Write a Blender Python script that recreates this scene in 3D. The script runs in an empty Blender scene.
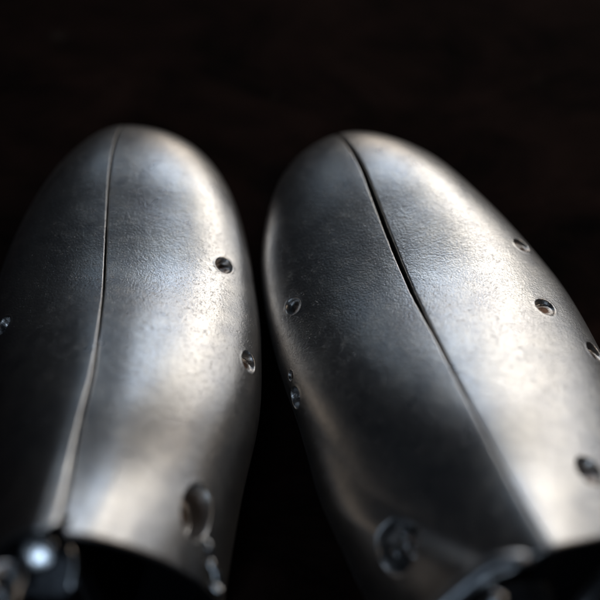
import bpy, bmesh, math, random
import numpy as np
from mathutils import Vector, Matrix
random.seed(4); rng = np.random.default_rng(4)
S = bpy.context.scene; C = S.collection
R = math.radians

# ---------------------------------------------------------------- camera
PITCH = R(64); DIST = .30; AIM = Vector((0, 0, .035))
cd = bpy.data.cameras.new('camera'); cam = bpy.data.objects.new('camera', cd); C.objects.link(cam)
cam.location = AIM + DIST*Vector((0, -math.cos(PITCH), math.sin(PITCH)))
cam.rotation_euler = (R(90)-PITCH, 0, 0)
cd.lens = 58.9; cd.sensor_width = 36; cd.clip_start = .01; cd.clip_end = 50
cd.dof.use_dof = True; cd.dof.focus_distance = .301; cd.dof.aperture_fstop = 3.6
S.camera = cam

# ---------------------------------------------------------------- world and lamps
W = bpy.data.worlds.new('World'); S.world = W; W.use_nodes = True
W.node_tree.nodes['Background'].inputs['Color'].default_value = (.55, .7, 1, 1)
W.node_tree.nodes['Background'].inputs['Strength'].default_value = .004
def lamp(name, az, el, dist, sx, sy, power, col, target=(0, 0, .04)):
    l = bpy.data.lights.new(name, 'AREA'); l.shape = 'RECTANGLE'; l.size = sx; l.size_y = sy
    l.energy = power; l.color = col
    o = bpy.data.objects.new(name, l); C.objects.link(o)
    d = Vector((math.sin(R(az))*math.cos(R(el)), math.cos(R(az))*math.cos(R(el)), math.sin(R(el))))
    o.location = Vector(target) + d*dist
    o.rotation_euler = d.to_track_quat('Z', 'Y').to_euler()
    return o
lamp('window_lamp', 29, 17, 1.3, .36, .20, 2.15, (1, .93, .84))
lamp('sky_window_lamp', 10, 25, 1.3, .34, .17, 1.15, (.70, .83, 1))
lamp('window_side_lamp', 48, 18, 1.3, .16, .20, .85, (1, .93, .85))
lamp('cool_corner_lamp', -19, 25, 1.3, .18, .10, .12, (.62, .80, 1))
lamp('warm_side_fill', 80, 40, 1.3, .35, .35, 1.3, (1, .80, .62))  # added lamp without a real source: lights left flank for bounce between trees
lamp('wide_soft_fill', 55, 6, 1.4, .75, .40, 1.0, (.95, .97, 1))  # broad fill added to lift the flanks, stands for no actual source
lamp('warm_low_fill', 10, 4, 1.3, .40, .10, .9, (1, .84, .68))  # added low fill, brightens toe rims and the flank mirrored in the right tree
lamp('back_window_lamp', 196, 42, 1.2, .26, .20, 1.1, (.66, .82, 1))
S.view_settings.view_transform = 'Standard'; S.view_settings.look = 'None'
S.view_settings.exposure = 0; S.view_settings.gamma = 1
S.render.engine = 'CYCLES'

# ---------------------------------------------------------------- materials
def mat(name):
    m = bpy.data.materials.new(name); m.use_nodes = True
    return m, m.node_tree.nodes, m.node_tree.links, m.node_tree.nodes['Principled BSDF']
def node(N, t, **k):
    n = N.new(t)
    for a, b in k.items():
        if a in n.inputs: n.inputs[a].default_value = b
        else: setattr(n, a, b)
    return n
def ramp(N, L, src, a, b, ca=(0, 0, 0, 1), cb=(1, 1, 1, 1)):
    r = N.new('ShaderNodeValToRGB'); e = r.color_ramp.elements
    e[0].position = a; e[0].color = ca; e[1].position = b; e[1].color = cb
    L.new(src, r.inputs[0]); return r
def math_(N, L, op, a, b):
    n = N.new('ShaderNodeMath'); n.operation = op
    for i, v in enumerate((a, b)):
        if isinstance(v, (int, float)): n.inputs[i].default_value = v
        else: L.new(v, n.inputs[i])
    return n.outputs[0]

def cast_aluminium(name, seed, base=.60, grain=1800, rel=.34):
    m, N, L, B = mat(name)
    tc = N.new('ShaderNodeTexCoord'); mp = N.new('ShaderNodeMapping'); mp.inputs['Location'].default_value = (seed, seed*2, 0)
    L.new(tc.outputs['Object'], mp.inputs[0]); v = mp.outputs[0]
    def noise(sc, det=3, rough=.6, vec=v, dist=0):
        n = node(N, 'ShaderNodeTexNoise', Scale=sc, Detail=det, Roughness=rough, Distortion=dist); L.new(vec, n.inputs['Vector']); return n.outputs[0]
    fine = noise(grain, 2, .6); med = noise(420, 3, .6); big = noise(45, 4, .6); cloud = noise(110, 5, .65, dist=.6)
    # base colour: aluminium with oxide blotches and dark pits
    pits = ramp(N, L, noise(900, 4, .7), .30, .42).outputs[0]
    c1 = N.new('ShaderNodeMix'); c1.data_type = 'RGBA'
    c1.inputs[6].default_value = (base*.86, base*.87, base*.90, 1); c1.inputs[7].default_value = (base*1.15, base*1.14, base*1.12, 1)
    L.new(ramp(N, L, cloud, .35, .68).outputs[0], c1.inputs[0])
    c2 = N.new('ShaderNodeMix'); c2.data_type = 'RGBA'; c2.inputs[6].default_value = (base*.66, base*.65, base*.65, 1)
    L.new(c1.outputs[2], c2.inputs[7]); L.new(pits, c2.inputs[0])
    c3 = N.new('ShaderNodeMix'); c3.data_type = 'RGBA'; c3.inputs[7].default_value = (.075, .045, .032, 1)
    ga = N.new('ShaderNodeAttribute'); ga.attribute_name = 'grime'; L.new(c2.outputs[2], c3.inputs[6])
    L.new(math_(N, L, 'MULTIPLY', ga.outputs['Fac'], ramp(N, L, med, .32, .50).outputs[0]), c3.inputs[0])
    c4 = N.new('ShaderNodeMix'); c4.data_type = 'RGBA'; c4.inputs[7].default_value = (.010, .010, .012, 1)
    sa = N.new('ShaderNodeAttribute'); sa.attribute_name = 'cavity'; L.new(sa.outputs['Fac'], c4.inputs[0]); L.new(c3.outputs[2], c4.inputs[6]); c3 = c4  # near-black colour paints shade into the hollow rear opening
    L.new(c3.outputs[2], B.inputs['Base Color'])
    B.inputs['Metallic'].default_value = 1
    # roughness, with clouding
    r = N.new('ShaderNodeMapRange'); r.inputs[1].default_value = .3; r.inputs[2].default_value = .7
    r.inputs[3].default_value = .27; r.inputs[4].default_value = .31; L.new(cloud, r.inputs[0])
    # short random scratches: stretched cells in two directions
    scr = None
    for k, ang in enumerate((.5, -.9, 1.9)):
        mm = N.new('ShaderNodeMapping'); mm.inputs['Rotation'].default_value = (0, 0, ang); mm.inputs['Scale'].default_value = (7000, 2200, 3000)
        mm.inputs['Location'].default_value = (k*3.1+seed, k, 0)
        L.new(tc.outputs['Object'], mm.inputs[0])
        s = noise(1, 1, .4, vec=mm.outputs[0], dist=.5)
        s = ramp(N, L, s, .685, .76).outputs[0]
        scr = s if scr is None else math_(N, L, 'MAXIMUM', scr, s)
    mask = ramp(N, L, noise(300, 2), .42, .62).outputs[0]
    scr = math_(N, L, 'MULTIPLY', scr, mask)
    L.new(math_(N, L, 'SUBTRACT', r.outputs[0], math_(N, L, 'MULTIPLY', scr, .03)), B.inputs['Roughness'])
    h = math_(N, L, 'ADD', math_(N, L, 'MULTIPLY', fine, rel), math_(N, L, 'MULTIPLY', med, .30))
    h = math_(N, L, 'ADD', h, math_(N, L, 'MULTIPLY', big, .3))
    h = math_(N, L, 'SUBTRACT', h, math_(N, L, 'MULTIPLY', scr, .09))
    h = math_(N, L, 'ADD', h, math_(N, L, 'MULTIPLY', pits, .10))
    b = node(N, 'ShaderNodeBump', Strength=1.0, Distance=.00022); L.new(h, b.inputs['Height']); L.new(b.outputs[0], B.inputs['Normal'])
    # second, wider lobe: the sand-cast grain too fine to see
    B2 = N.new('ShaderNodeBsdfPrincipled'); B2.inputs['Metallic'].default_value = 1; B2.inputs['Roughness'].default_value = .5
    L.new(c3.outputs[2], B2.inputs['Base Color']); L.new(b.outputs[0], B2.inputs['Normal'])
    for bb in (B, B2):
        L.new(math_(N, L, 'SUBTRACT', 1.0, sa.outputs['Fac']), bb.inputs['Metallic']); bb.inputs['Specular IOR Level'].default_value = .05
    ms = N.new('ShaderNodeMixShader'); ms.inputs[0].default_value = .25; L.new(B.outputs[0], ms.inputs[1]); L.new(B2.outputs[0], ms.inputs[2])
    L.new(ms.outputs[0], N['Material Output'].inputs['Surface'])
    return m
M_A = cast_aluminium('cast_aluminium_a', 1.3); M_B = cast_aluminium('cast_aluminium_b', 5.7, grain=1550, rel=.45)
def steel(name, col, rough):
    m, N, L, B = mat(name); B.inputs['Metallic'].default_value = 1
    tc = N.new('ShaderNodeTexCoord'); n = node(N, 'ShaderNodeTexNoise', Scale=500, Detail=4); L.new(tc.outputs['Object'], n.inputs['Vector'])
    r = ramp(N, L, n.outputs[0], .35, .65, tuple(c*.5 for c in col)+(1,), col+(1,)); L.new(r.outputs[0], B.inputs['Base Color'])
    B.inputs['Roughness'].default_value = rough
    b = node(N, 'ShaderNodeBump', Strength=.5, Distance=.0002); L.new(n.outputs[0], b.inputs['Height']); L.new(b.outputs[0], B.inputs['Normal'])
    return m
M_ST = steel('bright_steel', (.75, .78, .82), .22); M_RUST = steel('rusty_steel', (.36, .22, .13), .45); M_DK = steel('dull_steel', (.07, .075, .085), .45); M_LV = steel('worn_steel', (.62, .66, .72), .36); M_PL = steel('polished_steel', (.8, .82, .85), .12)

m, N, L, B = mat('dark_stained_wood'); M_T = m
tc = N.new('ShaderNodeTexCoord'); mp = N.new('ShaderNodeMapping'); mp.inputs['Scale'].default_value = (1, 1.8, 1); mp.inputs['Rotation'].default_value = (0, 0, .15)
L.new(tc.outputs['Object'], mp.inputs[0])
n1 = node(N, 'ShaderNodeTexNoise', Scale=16, Detail=8, Roughness=.7, Distortion=.8); L.new(mp.outputs[0], n1.inputs['Vector'])
n2 = node(N, 'ShaderNodeTexNoise', Scale=34, Detail=4, Roughness=.6); L.new(tc.outputs['Object'], n2.inputs['Vector'])
r1 = ramp(N, L, n1.outputs[0], .35, .7, (.003, .002, .002, 1), (.026, .014, .012, 1))
mx = N.new('ShaderNodeMix'); mx.data_type = 'RGBA'; mx.inputs[7].default_value = (.045, .036, .032, 1)
L.new(r1.outputs[0], mx.inputs[6]); L.new(ramp(N, L, n2.outputs[0], .66, .80).outputs[0], mx.inputs[0]); L.new(mx.outputs[2], B.inputs['Base Color'])
B.inputs['Roughness'].default_value = .9; B.inputs['Specular IOR Level'].default_value = .05
b = node(N, 'ShaderNodeBump', Strength=.5, Distance=.001); L.new(n1.outputs[0], b.inputs['Height']); L.new(b.outputs[0], B.inputs['Normal'])

# ---------------------------------------------------------------- helpers
def mesh_obj(name, verts, faces, m, parent=None, smooth=True):
    me = bpy.data.meshes.new(name); verts = np.asarray(verts, np.float32); faces = np.asarray(faces, np.int32)
    me.vertices.add(len(verts)); me.vertices.foreach_set('co', verts.ravel())
    k = faces.shape[1]
    me.loops.add(faces.size); me.loops.foreach_set('vertex_index', faces.ravel())
    me.polygons.add(len(faces)); me.polygons.foreach_set('loop_start', np.arange(0, faces.size, k, dtype=np.int32))
    me.polygons.foreach_set('loop_total', np.full(len(faces), k, np.int32))
    me.update(calc_edges=True); me.validate(); me.shade_smooth() if smooth else None
    me.materials.append(m)
    o = bpy.data.objects.new(name, me); C.objects.link(o); o.parent = parent
    return o
def tag(o, label=None, cat=None, group=None, kind=None):
    for k, v in (('label', label), ('category', cat), ('group', group), ('kind', kind)):
        if v: o[k] = v
    return o
def tube(name, pts, rad, m, parent, seg=20, sub=10, ell=1.0):
    """rounded-end tube through pts (Catmull-Rom), as one mesh; rad may be a list"""
    P = [Vector(p) for p in pts]; Q = [P[0]*2-P[1]] + P + [P[-1]*2-P[-2]]
    rad = [rad]*len(P) if not hasattr(rad, '__len__') else list(rad)
    path = []; rr = []
    for i in range(len(P)-1):
        for k in range(sub):
            t = k/sub; a, b_, c, d = Q[i:i+4]
            path.append(.5*((2*b_)+(c-a)*t+(2*a-5*b_+4*c-d)*t*t+(3*b_-a-3*c+d)*t**3)); rr.append(rad[i]*(1-t)+rad[i+1]*t)
    path.append(P[-1]); rr.append(rad[-1])
    t0 = (path[1]-path[0]).normalized(); t1 = (path[-1]-path[-2]).normalized()
    pre = [(path[0]-t0*rr[0]*math.cos(a), rr[0]*math.sin(a), t0) for a in np.linspace(.02, math.pi/2, 7)[:-1]]
    mid = []
    for i, p in enumerate(path):
        t = (path[min(i+1, len(path)-1)]-path[max(i-1, 0)]).normalized(); mid.append((p, rr[i], t))
    post = [(path[-1]+t1*rr[-1]*math.sin(a), rr[-1]*math.cos(a), t1) for a in np.linspace(0, math.pi/2-.02, 7)[1:]]
    rings = pre+mid+post; v = []; up = Vector((.13, .21, 1)).normalized()
    n0 = t0.cross(up).normalized()
    for p, r_, t in rings:
        n0 = (n0-t*n0.dot(t)).normalized(); b0 = t.cross(n0)
        for k in range(seg):
            a = 2*math.pi*k/seg; v.append(p+(n0*math.cos(a)+b0*math.sin(a)*ell)*r_)
    f = [(i*seg+k, i*seg+(k+1) % seg, (i+1)*seg+(k+1) % seg, (i+1)*seg+k) for i in range(len(rings)-1) for k in range(seg)]
    return mesh_obj(name, [tuple(x) for x in v], f, m, parent)
def lathe(name, prof, m, parent, loc, axis, seg=40, slot=0):
    """profile (r,z) turned about axis; optional screwdriver slot pressed into the head"""
    q = Vector(axis).normalized().to_track_quat('Z', 'Y'); v = []
    for r_, z in prof:
        for k in range(seg):
            a = 2*math.pi*k/seg; x, y = r_*math.cos(a), r_*math.sin(a)
            zz = z - (slot if (slot and abs(y) < prof[0][0]*.16 and z > 0) else 0)
            v.append(tuple(Vector(loc)+q @ Vector((x, y, zz))))
    f = [(i*seg+k, (i+1)*seg+k, (i+1)*seg+(k+1) % seg, i*seg+(k+1) % seg) for i in range(len(prof)-1) for k in range(seg)]
    return mesh_obj(name, v, f, m, parent)

# ---------------------------------------------------------------- last shape
def pchip(xs, ys, x):
    xs = np.asarray(xs, float); ys = np.asarray(ys, float); h = np.diff(xs); d = np.diff(ys)/h
    mm = np.zeros_like(ys); mm[1:-1] = (h[:-1]*d[1:]+h[1:]*d[:-1])/(h[:-1]+h[1:]); mm[0] = 1.5*d[0]-.5*mm[1]; mm[-1] = 1.5*d[-1]-.5*mm[-2]
    i = np.clip(np.searchsorted(xs, x)-1, 0, len(xs)-2); t = (x-xs[i])/h[i]
    return (2*t**3-3*t**2+1)*ys[i]+(t**3-2*t**2+t)*h[i]*mm[i]+(-2*t**3+3*t**2)*ys[i+1]+(t**3-t**2)*h[i]*mm[i+1]
US = [0, .12, .25, .4, .55, .7, .85, 1.]
class Last:
    def __init__(s, q, yaw, delta, gap, ps):
        s.ps = ps
        n = len(US); s.x0, s.y0, s.L = q[:3]; s.cr = q[3:3+n]; s.wl = q[3+n:3+2*n]; s.wr = q[3+2*n:]; s.yaw = yaw; s.delta = delta; s.gap = gap
    def edge(s, u, side):
        if s.yaw == 0: return pchip([0, .5, .75, 1], [.0002, .0003, .0008, .0016] if side < 0 else [.00025]*4, u)
        return np.full_like(u, .0004 if side < 0 else .0006)
    def dl(s, u): return pchip(s.delta[0], s.delta[1], u)
    def surf(s, u, f):
        cx = pchip(US, s.cr, u) - s.dl(u)
        a = np.clip(1-u/.55, 0, 1); ws = (1-a**2.25)**.5
        w = np.where(f < 0, pchip(US, s.wl, u), pchip(US, s.wr, u)+s.dl(u))*ws
        zm = pchip([0, .3, .6, 1], [.014, .016, .021, .028], u)
        zt = pchip([0, .16, .3, .45, .6, .75, .9, 1], [.029,.0320,.0348,.0395,.0492,.0582,.0666,.0756], u)
        a = np.clip(1-u/.25, 0, 1); cap = (1-a**2.1)**(1/2.1); h = (zt-zm)*cap
        p = np.where(f < 0, pchip([0, .3, .6, .8, 1], s.ps[0], u), pchip([0, .3, .6, .8, 1], s.ps[1], u)); e = .018
        a2 = (np.sqrt(f*f+e*e)-e)/(math.sqrt(1+e*e)-e)
        return cx+f*w, -s.L*u, zm+h*np.clip(1-a2**p, 0, 1)**.5, zm, ws
    def world(s, x, y, z):
        c, n = math.cos(s.yaw), math.sin(s.yaw)
        return np.stack([c*x-n*y, n*x+c*y, z], -1)

def build_half(T, side, holes, m, root, label=None, nu=620, nv=400):
    """side +1 = right of the seam, -1 = left of it. Closed shell: outer skin, seam wall, sole, rounded rear rim, inner cavity"""
    u = np.concatenate([np.linspace(0.0004, 1, nu)**1.35])
    w_side = pchip(US, T.wl, u) if side < 0 else pchip(US, T.wr, u)+T.dl(u)
    a = np.clip(1-u/.55, 0, 1); ws = (1-a**2.25)**.5; W_ = np.maximum(w_side*ws, 1e-4)
    gap = pchip(T.gap[0], T.gap[1], u)
    nz = rng.normal(size=nu); k5 = np.ones(5)/5; nz = np.convolve(nz, k5, 'same')*.8+np.convolve(rng.normal(size=nu), np.ones(25)/25, 'same')*2
    gap = np.maximum(gap+nz*(.00010 if T.yaw == 0 else .00014)*np.clip(u*8, 0, 1), .0001)
    f_seam = (T.dl(u) + side*gap*.5)/np.where(T.dl(u)+side*gap*.5 > 0, np.maximum((pchip(US, T.wr, u)+T.dl(u))*ws, 1e-4), np.maximum(pchip(US, T.wl, u)*ws, 1e-4))
    f_seam = np.clip(f_seam, -.9, .9)
    # outer skin columns, f from seam to +-1 (dense by angle so the flank is covered)
    ph = np.linspace(0, 1, nv)
    a0 = np.arcsin(f_seam); F = np.sin(a0[:, None] + (side*math.pi/2-a0)[:, None]*ph[None, :])
    Uu = np.repeat(u[:, None], nv, 1)
    X, Y, Z, zm, _ = T.surf(Uu, F)
    # flank below widest line down to sole, rounding under
    t = np.linspace(0, 1, 60)[1:]; ang = t*math.pi/2
    xw = X[:, -1:]; cxx = xw - side*np.minimum(W_[:, None]*.30, .012)*1.0
    Xs = cxx + (xw-cxx)*np.cos(ang)[None, :]**.8; Zs = zm[:, :1]*(1-np.sin(ang)[None, :]**1.1) + .0006
    # sole back to seam
    xe = Xs[:, -1:]; t2 = np.linspace(0, 1, 16)[1:]; xseam = X[:, :1]
    Xb = xe + (xseam-xe)*t2[None, :]; Zb = np.full_like(Xb, .0006)
    # seam wall up to the rounded seam edge
    t3 = np.linspace(0, 1, 18)[1:-1]; Xw = np.repeat(xseam, len(t3), 1); zt = Z[:, :1]
    er = np.minimum(T.edge(u, side)[:, None], .2*zt)
    Zw = .0006 + (zt-er-.0006)*t3[None, :]
    # round the first skin columns over the edge
    dx = np.abs(X-xseam); rr = er; k = np.clip(1-dx/rr, 0, 1); Z = Z - rr*(1-np.sqrt(np.clip(1-k*k, 0, 1)))*.9
    XX = np.concatenate([X, Xs, Xb, Xw], 1); ZZ = np.concatenate([Z, Zs, Zb, Zw], 1); ztc = pchip([0, .16, .3, .45, .6, .75, .9, 1], [.029,.0320,.0348,.0395,.0492,.0582,.0666,.0756], u)
    YY = (-T.L*u)[:, None] - .24*(u**6)[:, None]*(ztc[:, None]-ZZ)
    P = T.world(XX, YY, ZZ)
    # holes pressed through the skin
    du = np.gradient(P, axis=0); dv = np.gradient(P, axis=1); Nn = np.cross(du, dv); Nn /= np.linalg.norm(Nn, axis=-1, keepdims=True)+1e-12
    dpl = np.zeros(P.shape[:2])
    if side < 0 and T.yaw > 0:      # flare: the side wall steps outward along a curved crease towards the hinge
        fc = pchip([0, .41, .53, .62, .70, .80, .88, .94, 1], [-1.3, -1.16, -1.04, -.95, -.88, -.76, -.58, -.42, -.26], u)[:, None]
        s_ = np.clip((fc-F)/.20, 0, 1); s_ = s_*s_*(3-2*s_); dpl[:, :nv] = .0026*s_*np.clip((Uu-.42)/.3, 0, 1)
        dpl[:, nv:] = dpl[:, nv-1:nv]*np.clip(ZZ[:, nv:]/zm[:, :1], 0, 1)
    if side > 0 and T.yaw == 0:     # the right half sits a little lower than the left one at the back
        s_ = np.clip(1-(F-F[:, :1])/.25, 0, 1); s_ = s_*s_*(3-2*s_); dpl[:, :nv] = -.0009*s_*np.clip((Uu-.5)/.4, 0, 1)
        dpl[:, nv:][:, -16:] = 0
    cen = P[:, :nv].mean(1, keepdims=True); cen = cen*np.array([1, 1, 0])+np.array([0, 0, .015])
    if (Nn[:, :nv]*(P[:, :nv]-cen)).sum(-1).mean() < 0: Nn = -Nn
    P = P + Nn*dpl[..., None]
    frames = []; pitm = np.zeros(P.shape[:2])
    for (hu, hf, r_, dep, el) in holes:
        i = np.argmin(abs(u-hu)); j = np.argmin(abs(F[i]-hf)); c = P[i, j].copy(); nrm = Nn[i, j].copy()
        dr = P-c; al = du[i, j]/np.linalg.norm(du[i, j]); al = al-nrm*(al@nrm); al /= np.linalg.norm(al); bi = np.cross(nrm, al); bi = bi*np.sign(bi[0])
        ra = (dr@al)/el; rb = dr@bi; rn = dr@nrm; rad = np.sqrt(ra*ra+rb*rb)
        msk = (rad < r_*1.5) & (abs(rn) < r_*2.5+.002)
        q_ = rad/r_
        q2 = np.sqrt((ra-.18*r_*np.clip(1-rad/r_, 0, 1))**2+rb*rb)/r_
        wall = np.clip((1.0-q_)/.26, 0, 1); wall = wall*wall*(3-2*wall)
        bowl = np.clip(1-q2*q2, 0, 1); pitm = np.maximum(pitm, np.where(msk, np.clip((.8-q_)/.4, 0, 1), 0))
        lip = np.exp(-((q_-1.06)/.11)**2)*.00008
        kk = np.clip((ra*.62+rb*.78)/r_, -1, 1); d_ = wall*dep*(1-(.75 if r_ < .005 else .3)*kk)*(.57 if r_ < .005 else .8)
        P = np.where(msk[..., None], P-nrm*d_[..., None]+nrm*lip[..., None], P)
        frames.append((c, nrm, al, bi))
    # rear rim and inner cavity: shrink the last ring towards its middle
    last = P[-1].copy(); mid = last.mean(0); mid[2] = last[:, 2].max()*.45
    ax = np.array([-math.sin(T.yaw)*-1, -math.cos(T.yaw), 0]); ax = T.world(np.array(0.), np.array(-1.), np.array(0.))
    ring_t = np.roll(last, -1, 0)-np.roll(last, 1, 0); inn = np.cross(ring_t, ax); inn /= np.linalg.norm(inn, axis=1, keepdims=True)+1e-12
    if ((mid-last)*inn).sum(1).mean() < 0: inn = -inn
    for _ in range(60): inn = (np.roll(inn, 1, 0)+inn*2+np.roll(inn, -1, 0)); inn /= np.linalg.norm(inn, axis=1, keepdims=True)
    rows = [P]; th = .0042; r0 = .0012
    for a_ in np.linspace(0, math.pi/2, 8)[1:]: rows.append((last+inn*r0*(1-math.cos(a_))+ax*r0*math.sin(a_))[None])
    rows.append((last+inn*(th-r0)+ax*r0)[None])
    for a_ in np.linspace(0, math.pi/2, 6)[1:]: rows.append((last+inn*(th-r0+r0*math.sin(a_))+ax*r0*math.cos(a_))[None])
    for q_, s_ in zip(np.linspace(0, 1, 10)[1:], np.linspace(1, .7, 10)[1:]):
        base = last+inn*th; rows.append((mid+(base-mid)*s_-ax*.02*q_+np.array([0, 0, -.016*q_]))[None])
    PA = np.concatenate(rows, 0); nr, nc = PA.shape[:2]
    V = PA.reshape(-1, 3)
    i, j = np.meshgrid(np.arange(nr-1), np.arange(nc), indexing='ij'); j2 = (j+1) % nc
    Fc = np.stack([i*nc+j, i*nc+j2, (i+1)*nc+j2, (i+1)*nc+j], -1).reshape(-1, 4)
    # close tip and cavity end
    V = np.concatenate([V, PA[0].mean(0)[None], PA[-1].mean(0)[None]]); t0, t1 = len(V)-2, len(V)-1
    jj = np.arange(nc); jn = (jj+1) % nc
    me_f = np.concatenate([Fc])
    if side < 0: me_f = me_f[:, ::-1]
    o = mesh_obj('half_shell', V, me_f, m, root)
    bm = bmesh.new(); bm.from_mesh(o.data); bm.verts.ensure_lookup_table()
    for ring, tip in ((jj, t0), ((nr-1)*nc+jj, t1)):
        for k in range(nc):
            try: bm.faces.new((bm.verts[int(ring[k])], bm.verts[int(ring[(k+1) % nc])], bm.verts[tip])).smooth = True
            except ValueError: pass
    bmesh.ops.recalc_face_normals(bm, faces=bm.faces); bm.to_mesh(o.data); bm.free()
    at = o.data.attributes.new('grime', 'FLOAT', 'POINT'); gv = np.zeros(len(o.data.vertices), np.float32); gv[:pitm.size] = pitm.ravel(); at.data.foreach_set('value', gv)
    at = o.data.attributes.new('cavity', 'FLOAT', 'POINT'); gv[:] = 0; gv[(nu+3)*nc:] = 1; gv[:nr*nc].reshape(nr, nc)[:, nv+50:nv+74] = 1; at.data.foreach_set('value', gv)  # sole columns get the painted shade too, keeping the opening black
    if label: o['label'] = label
    return o, frames

# ---------------------------------------------------------------- the surface
bm = bmesh.new(); bmesh.ops.create_grid(bm, x_segments=60, y_segments=60, size=1.1)
for v in bm.verts: v.co.z = -.0002+.0001*math.sin(v.co.x*21)*math.cos(v.co.y*17)
me = bpy.data.meshes.new('table_surface'); bm.to_mesh(me); bm.free(); me.materials.append(M_T)
t_ = bpy.data.objects.new('table_surface', me); C.objects.link(t_); t_.location = (0, .3, 0); tag(t_, 'dark stained wooden surface the metal shoe trees rest on', 'table', kind='structure')

# ---------------------------------------------------------------- left shoe tree
QL = [-0.05954, 0.07855, 0.1572, -0.00256, -0.0035, -0.00267, -0.00086, 0.0016, 0.00289, 0.00211, 0.00332, 0.02948, 0.03316, 0.03643, 0.03904, 0.03982, 0.03704, 0.03112, 0.02507, 0.05645, 0.05244, 0.04878, 0.04655, 0.04571, 0.04442, 0.0405, 0.03505]
QR = [0.00734, 0.0728, 0.16362, 0.00497, 0.00549, 0.00343, 0.00107, -0.00123, -0.00326, -0.00457, -0.00597, 0.05103, 0.04853, 0.04621, 0.04429, 0.04275, 0.04117, 0.0385, 0.03481, 0.03833, 0.04236, 0.04541, 0.04935, 0.05322, 0.05369, 0.04986, 0.04448]
def shoe_tree(q, yaw, delta, gap, ps, label, hl, hr, m):
    T = Last(q, yaw, delta, gap, ps)
    root = bpy.data.objects.new('shoe_tree', None); C.objects.link(root); root.location = (q[0], q[1], 0); root.empty_display_size = .02
    tag(root, label, 'shoe tree', 'pair of metal shoe trees')
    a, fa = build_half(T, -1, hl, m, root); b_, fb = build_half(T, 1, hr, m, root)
    return root, T, fa, fb
rootL, TL, fLa, fLb = shoe_tree(QL, 0, ([0, .45, .65, .8, 1], [0, 0, .0008, .0024, .0048]), ([0, .3, .6, 1], [.0007, .0007, .0006, .0003]), ([2.2, 1.95, 1.55, 1.45, 1.38], [2.15, 1.98, 1.95, 1.85, 1.5]),
    'left metal shoe tree, standing straight, with a thin tight seam',
    [(.552, -.79, .0032, .003, 1)],
    [(.406, .799, .0032, .0035, 1), (.622, .925, .0034, .004, 1.05), (.920, .808, .0058, .009, 1.35)], M_A)
rootR, TR, fRa, fRb = shoe_tree(QR, R(20), ([0, 1], [0, 0]), ([0, .1, .3, .48, .58, .75, 1], [.0010, .0014, .0016, .0012, .0007, .0004, .0003]), ([1.6, 1.65, 2.3, 1.5, 1.33], [2.3, 2.15, 1.5, 1.42, 1.32]),
    'right metal shoe tree, turned at an angle, with a wide dark gap in its seam',
    [(.394, -.808, .0030, .0022, 1), (.564, -.975, .0034, .004, 1), (.522, -.955, .0016, .001, 1), (.890, -.757, .0072, .008, 1)],
    [(.420, .872, .0032, .0024, 1), (.580, .708, .0035, .0024, 1), (.684, .890, .0037, .0030, 1), (.902, .461, .0040, .005, 1.2)], M_B)

# ---------------------------------------------------------------- hinge hardware behind the cut ends, and what sits in the large holes
def coil(name, c, axis, r, wire, turns, pitch, m, root):
    q = Vector(axis).normalized().to_track_quat('Z', 'Y'); n = int(turns*12)
    pts = [Vector(c)+q @ Vector((r*math.cos(2*math.pi*k/12), r*math.sin(2*math.pi*k/12), pitch*k/12)) for k in range(n+1)]
    return tube(name, pts, wire, m, root, seg=12, sub=4)
def plate(name, outline, thick, m, root, loc, axis, bev=.0006):
    """bevelled flat plate from a 2-D outline, facing axis"""
    bm = bmesh.new(); q = Vector(axis).normalized().to_track_quat('Z', 'Y')
    vs = [bm.verts.new(Vector(loc)+q @ Vector((x, y, 0))) for x, y in outline]; f = bm.faces.new(vs)
    ex = bmesh.ops.extrude_face_region(bm, geom=[f]); bmesh.ops.translate(bm, verts=[v for v in ex['geom'] if isinstance(v, bmesh.types.BMVert)], vec=q @ Vector((0, 0, -thick)))
    bmesh.ops.recalc_face_normals(bm, faces=bm.faces)
    bmesh.ops.bevel(bm, geom=list(bm.edges), offset=bev, segments=3, affect='EDGES', profile=.6)
    me = bpy.data.meshes.new(name); bm.to_mesh(me); bm.free(); me.shade_smooth(); me.materials.append(m)
    o = bpy.data.objects.new(name, me); C.objects.link(o); o.parent = root; return o
def dome(r, h, n=9): return [(r*.98, -h*.7), (r, -h*.2), (r, 0)] + [(r*math.cos(a), h*math.sin(a)) for a in np.linspace(.1, math.pi/2-.01, n)]

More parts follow.
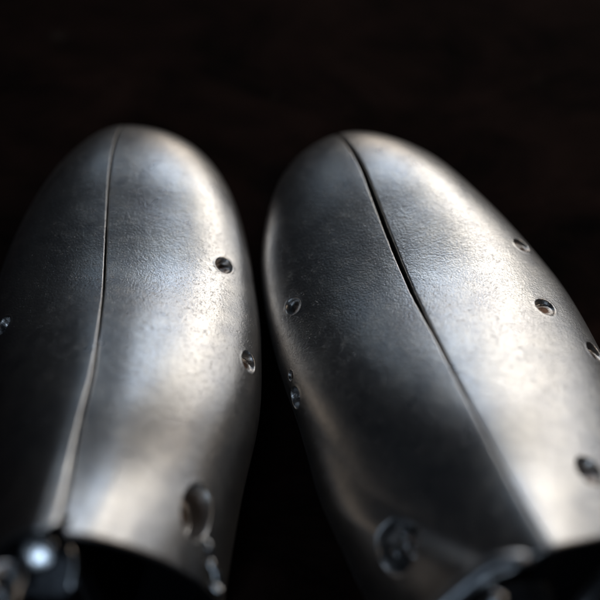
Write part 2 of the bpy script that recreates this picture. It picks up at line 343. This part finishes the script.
# left tree
oval = [(.0105*math.cos(a), .0065*math.sin(a)) for a in np.linspace(0, 2*math.pi, 28)[:-1]]
br = plate('hinge_bracket', oval, .0024, M_DK, rootL, (-.004, -.165, .0615), (-.1, -.45, .9))
pin = lathe('hinge_pin', dome(.0042, .0006), M_ST, rootL, (-.0012, -.1628, .0740), (.02, -.43, .88))
coil('spring', (-.0105, -.1710, .0650), (.25, .35, .9), .0034, .0009, 3.2, .0027, M_ST, rootL)
tube('retaining_clip', [(.0020, -.1580, .0690), (.0046, -.1605, .0685), (.0058, -.1645, .0670), (.0050, -.1690, .0650)], .0007, M_ST, rootL)
for pts, w in (([(.0352, -.1560, .0545), (.0364, -.1572, .0550), (.0366, -.1592, .0535)], .0010), ([(.0370, -.1612, .0530), (.0380, -.1630, .0520), (.0384, -.1650, .0508)], .0011), ([(.0378, -.1664, .0505), (.0392, -.1674, .0500)], .0011)):
    tube('spring_wire', pts, w, M_ST, rootL)
# right tree
tube('lever', [(.0455, -.1590, .0750), (.0433, -.1588, .0762), (.0376, -.1597, .0752), (.0320, -.1630, .0728), (.0253, -.1681, .0690), (.0200, -.1723, .0650)], [.0010, .0017, .0019, .0018, .0017, .0016], M_LV, rootR, ell=.8)
lathe('hinge_pin', dome(.0028, .0016), M_ST, rootR, (.0383, -.1672, .0680), (-.05, -.35, .93))
plate('hinge_bracket', oval, .0026, M_DK, rootR, (.0450, -.1665, .0560), (.1, -.35, .9))
tube('spring_wire', [(.0700, -.1580, .0740), (.0655, -.1612, .0740), (.0600, -.1662, .0720), (.0555, -.1716, .0690)], .0024, M_ST, rootR)
def in_hole(fr, dep, r, a, b, name, m, root):
    c, n, al, bi = [Vector(x) for x in fr]
    return lathe(name, dome(r, r*.7), m, root, tuple(c-n*dep+al*a+bi*b), tuple(n))
in_hole(fLb[2], .0062, .0026, .0012, -.0006, 'screw_head', M_RUST, rootL)
for a, b_, r in ((-.0030, .0014, .0014), (-.0002, -.0034, .0015), (.0032, .0012, .0016), (.0002, .0006, .0014)):
    in_hole(fRa[3], .0030, r, a, b_, 'rivet', M_PL, rootR)
